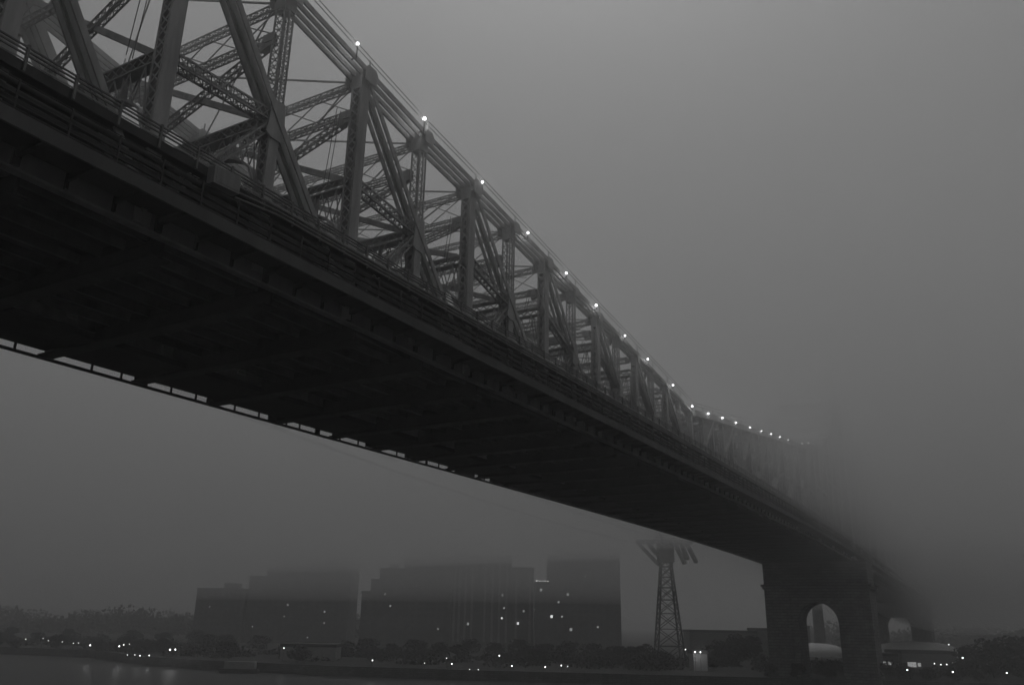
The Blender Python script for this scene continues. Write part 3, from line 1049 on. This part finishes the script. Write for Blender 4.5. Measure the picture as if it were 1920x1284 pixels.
T_S = [(282,-65.9,7.7,4.1)]
T_M = [(340,-61.6,8.1,6.8), (330,-51.6,9.2,7), (320,-41.2,7.9,6.4), (335,-34.2,9,7.8), (320,-23,8.6,6.8), (335,-14.1,9.6,7.8), (320,-3.8,8.7,6.8), (335,5.1,9.7,7.3), (315,13.3,8.8,6.3), (330,22.9,9.7,7.2), (320,30.9,9.2,6.4), (310,37.4,8.6,5.2), (300,41.9,8.6,5), (305,48.1,9.4,4.7)]
T_T = [(285,63.0,7.2,3.2), (305,72.6,11.1,5.7), (312,80.7,13.2,6.6), (310,86.5,12.6,5.8)]
T_P = [(244,79.3,6.5,4.2), (243,71.7,6.2,4.6), (243,87.2,7.2,4.6), (242,93.5,6.6,4.4), (240,100.3,7.0,4.6), (240,107.3,6.4,4.6), (240,113.4,6.2,4.6), (240,120.3,5.8,4.5), (240,126.9,5.4,4.4)]
T_R = [(290,150.6,10.7,5.4), (300,161.6,13.1,7), (310,175.3,14.2,8.2), (300,176.7,13,8), (270,137.6,6.8,4.5), (262,142.9,6.5,5.2), (265,152.6,7.2,5.3), (258,163,8.0,5.6), (255,172,7.5,5.5)]
_r2 = random.Random(5)
T_M2 = [(F - 22 + _r2.uniform(-6, 6), R + _r2.uniform(-3, 3), z - _r2.uniform(1.2, 3.0), r * 0.75) for F, R, z, r in T_M]
T_L2 = [(F - 60 + _r2.uniform(-12, 12), R * 0.86 + _r2.uniform(-5, 5), z - _r2.uniform(0.8, 2.0), r * 0.7) for F, R, z, r in T_L]
for L, txt, g in ((T_L, 'hazy tree in the distant left treeline', 'trees far left'),
                  (T_S, 'round dark tree in front of the small pale shore building', 'trees on the island'),
                  (T_M, 'dark tree in the row below the apartment towers', 'trees below the towers'),
                  (T_M2, 'low bushy tree nearest the lamps below the apartment towers', 'bushy trees below the towers'),
                  (T_L2, 'low dark tree on the left bank behind the lamps', 'trees on the left bank'),
                  (T_T, 'dark tree between the tramway tower and the pier', 'trees beside the pier'),
                  (T_P, 'low dark tree on the bank in front of the pier', 'trees in front of the pier'),
                  (T_R, 'tree in the dark clump at the right edge', 'trees at the right edge')):
    for i, (F, R, z, r) in enumerate(L):
        tree(F, R, z, r, txt if len(L) == 1 else txt + ', ' + ORD[i] + ' from the left', g)

def foliage(name, label, spots, n, size, seed):
    """spots: (F, R, z0, height, radius); loose leaf-sized faces filling low mounds"""
    rnd = random.Random(seed)
    mb = MB()
    for _ in range(n):
        F, R, z0, h, r = rnd.choice(spots)
        a, q = rnd.uniform(0, 6.283), math.sqrt(rnd.random())
        z = z0 + h * math.sqrt(max(0, 1 - q * q)) * rnd.random() ** 0.6
        p = site(F + r * q * math.sin(a), R + r * q * math.cos(a), z)
        nrm = Vector((rnd.gauss(0, 1), rnd.gauss(0, 1), rnd.gauss(0, 1))).normalized()
        sv = nrm.orthogonal().normalized() * size * rnd.uniform(0.6, 1.3)
        tv = nrm.cross(sv) * rnd.uniform(0.7, 1.5)
        i = len(mb.v)
        mb.v += [p - sv, p - tv, p + sv, p + tv]
        mb.f.append((i, i + 1, i + 2, i + 3))
    kind(build(name, mb, 'leaf'), 'stuff', label)
_r3 = random.Random(11)
def shore_F(R):
    for (a, fa), (b, fb_) in zip(shore, shore[1:]):
        if a <= R <= b:
            return fa + (fb_ - fa) * (R - a) / (b - a)
    return 240
belt = []
for k in range(170):
    R = _r3.uniform(-210, 200)
    F = shore_F(R) + _r3.uniform(26, 75)
    belt.append((F, R * F / max(shore_F(R), 1), 2.3, _r3.uniform(1.6, 4.6), _r3.uniform(3.5, 8.5)))
foliage('shrub_belt', 'continuous dark undergrowth along the island bank', belt, 60000, 0.32, 3)
wood = []
for k in range(90):
    F = _r3.uniform(620, 900)
    R = _r3.uniform(-0.62, -0.16) * F if k < 60 else _r3.uniform(0.33, 0.62) * F
    wood.append((F, R, 2.5, _r3.uniform(9, 17) + (6 if _r3.random() > .75 else 0), _r3.uniform(14, 30)))
foliage('far_wood', 'far-off wooded shore fading into the fog', wood, 40000, 1.1, 4)

# ------------------------------------------------------------------ shore lamps
def shore_lamp(F, R, z, s, label, group):
    zb = 2.3
    e = empty('shore_lamp', site(F, R, zb), label, 'lamp', group)
    c = site(F, R, z)
    mb = MB()
    mb.tube([site(F, R, zb), site(F, R, max(zb + .3, z - .12))], [.09, .06], 6)
    build('pole', mb, 'pole', e)
    mb = MB()
    r = 0.13 * (0.75 + 0.45 * s)
    mb.ball(c, r, 10, 6)
    build('lamp_globe', mb, 'lamp_flood' if 1.4 < s < 2 and 50 < R < 70 else ('lamp' if s >= 0.9 else 'lamp_dim'), e, smooth=True)
L_L = [(330, -178.5, 6.7, .7), (342, -178.4, 6.7, .6), (330, -170, 6.3, .7), (320, -159.8, 6.3, .7), (316, -153.8, 6.0, .6), (316, -152, 6.1, .6), (305, -142.6, 5.8, 2), (297, -129.1, 5.9, 2), (303, -130.3, 6.2, .9), (314, -133, 6.1, .6), (298, -126.4, 3.2, .8), (297, -123.5, 3.3, .8), (294, -120.5, 3.2, 1), (291, -116.3, 3.45, 1), (286, -107.9, 5.5, 2.2), (286, -106.2, 5.6, 2.2), (360, -103.7, 12.3, .8), (284, -71.0, 6.7, 1), (325, -73.0, 9.2, .8)]
L_M = [(270, -40.4, 4.1, 1.2), (270, -24.6, 3.6, .7), (268, -17.9, 5.2, .7), (262, -15.9, 3.9, 1.3), (270, -2.1, 6.1, 1.4), (260, 1.7, 3.7, 1.2), (258, 11.3, 3.7, 1.3), (262, 16.2, 4.0, 1), (264, 18.2, 3.7, .6), (256, -7.9, 2.7, .8), (256.5, -10.4, 2.7, .6)]
L_R = [(300, 60.5, 8.1, 1), (268, 56.9, 8.2, 1.9), (268, 58.5, 8.2, 1.5), (360, 179.9, 10.3, 1.3), (256, 131.4, 8.3, 1.7), (236, 106, 5.6, 1.2), (234, 117, 5.4, 1.4), (232, 130, 5.5, 1.2), (300, 146.3, 4.8, .95), (300, 148.3, 4.9, .95), (300, 150.3, 5.4, 1.1), (300, 151.6, 5.3, 1.3), (300, 144.2, 5.1, .95)]
for L, txt, g in ((L_L, 'shore lamp on the left bank', 'lamps on the left bank'),
                  (L_M, 'shore lamp on the bank below the towers', 'lamps below the towers'),
                  (L_R, 'lamp on the bank right of the tramway tower', 'lamps on the right bank')):
    L = sorted(L, key=lambda q: q[1] / q[0])
    for i, (F, R, z, s) in enumerate(L):
        shore_lamp(F, R, z, s, '%s, %s from the left' % (txt, ORD[i]), g)

# ------------------------------------------------------------------ air
def air(name, mb, density, albedo, label, g=0.25):
    mt = bpy.data.materials.new(name + '_volume')
    mt.use_nodes = True
    t = mt.node_tree
    for nd in list(t.nodes):
        t.nodes.remove(nd)
    out = t.nodes.new('ShaderNodeOutputMaterial')
    pv = t.nodes.new('ShaderNodeVolumePrincipled')
    pv.inputs['Color'].default_value = (albedo, albedo, albedo, 1)
    pv.inputs['Density'].default_value = density
    pv.inputs['Anisotropy'].default_value = g
    t.links.new(pv.outputs[0], out.inputs['Volume'])
    o = build(name, mb, mt)
    bm = bmesh.new()
    bm.from_mesh(o.data)
    bmesh.ops.recalc_face_normals(bm, faces=bm.faces[:])
    bm.to_mesh(o.data)
    bm.free()
    kind(o, 'stuff', label)
    return o
mb = MB()
mb.box(-4400, 4400, -4400, 4400, -2, 90)
air('haze', mb, HAZE, 0.72, 'even grey fog filling the whole river valley')
# low cloud sinking towards the island: its base is high over the near bank and low over the island
def layer(prof, top, sag=0.0):
    """closed fog layer: flat top, base following the profile and sagging towards the left end of the island"""
    Rs = [-3000, -900, -400, -240, -180, -140, -100, -60, -20, 20, 60, 100, 160, 400, 3000]
    mb = MB()
    nR = len(Rs)
    for F, z in prof:
        w = min(1.0, max(0.0, (F - 270) / 110.0))
        for R in Rs:
            mb.v.append(site(F, R, z + w * sag * max(-5.5, min(5.0, 0.045 * R))))
    nb = len(mb.v)
    for F, z in prof:
        for R in Rs:
            mb.v.append(site(F, R, top))
    nF = len(prof)
    g = lambda i, j, o=0: o + i * nR + j
    for i in range(nF - 1):
        for j in range(nR - 1):
            mb.f.append((g(i, j), g(i, j + 1), g(i + 1, j + 1), g(i + 1, j)))
            mb.f.append((g(i, j, nb), g(i + 1, j, nb), g(i + 1, j + 1, nb), g(i, j + 1, nb)))
    for i in range(nF - 1):
        for j in (0, nR - 1):
            mb.f.append((g(i, j), g(i + 1, j), g(i + 1, j, nb), g(i, j, nb)))
    for j in range(nR - 1):
        for i in (0, nF - 1):
            mb.f.append((g(i, j), g(i, j + 1), g(i, j + 1, nb), g(i, j, nb)))
    return mb
air('fog_skirt', layer([(-3000, 52), (0, 46), (60, 39), (120, 33), (180, 29), (260, 27), (400, 25), (800, 22.5), (3000, 21)], 85), SKIRT, 0.80, 'thin ragged underside of the fog bank')
air('fog_bank', layer([(-3000, 66), (0, 58), (40, 51), (80, 45), (120, 40.5), (160, 38.2), (210, 37.8), (260, 38.6), (320, 40.4), (450, 44), (700, 46.5), (1500, 50), (3000, 52)], 86, 1.0), BANK, 0.88,
    'low fog bank swallowing the far half of the bridge and the tower tops')
mb = MB()
mb.ball((0, 0, 0), 1, 32, 18)
mb.v = [Vector((385 + v.x * 90, -22 + v.y * 44, 40 + v.z * 26)) for v in mb.v]
air('fog_patch', mb, 0.016, 0.85, 'drifting patch of fog around the bridge beyond the nearer pier')
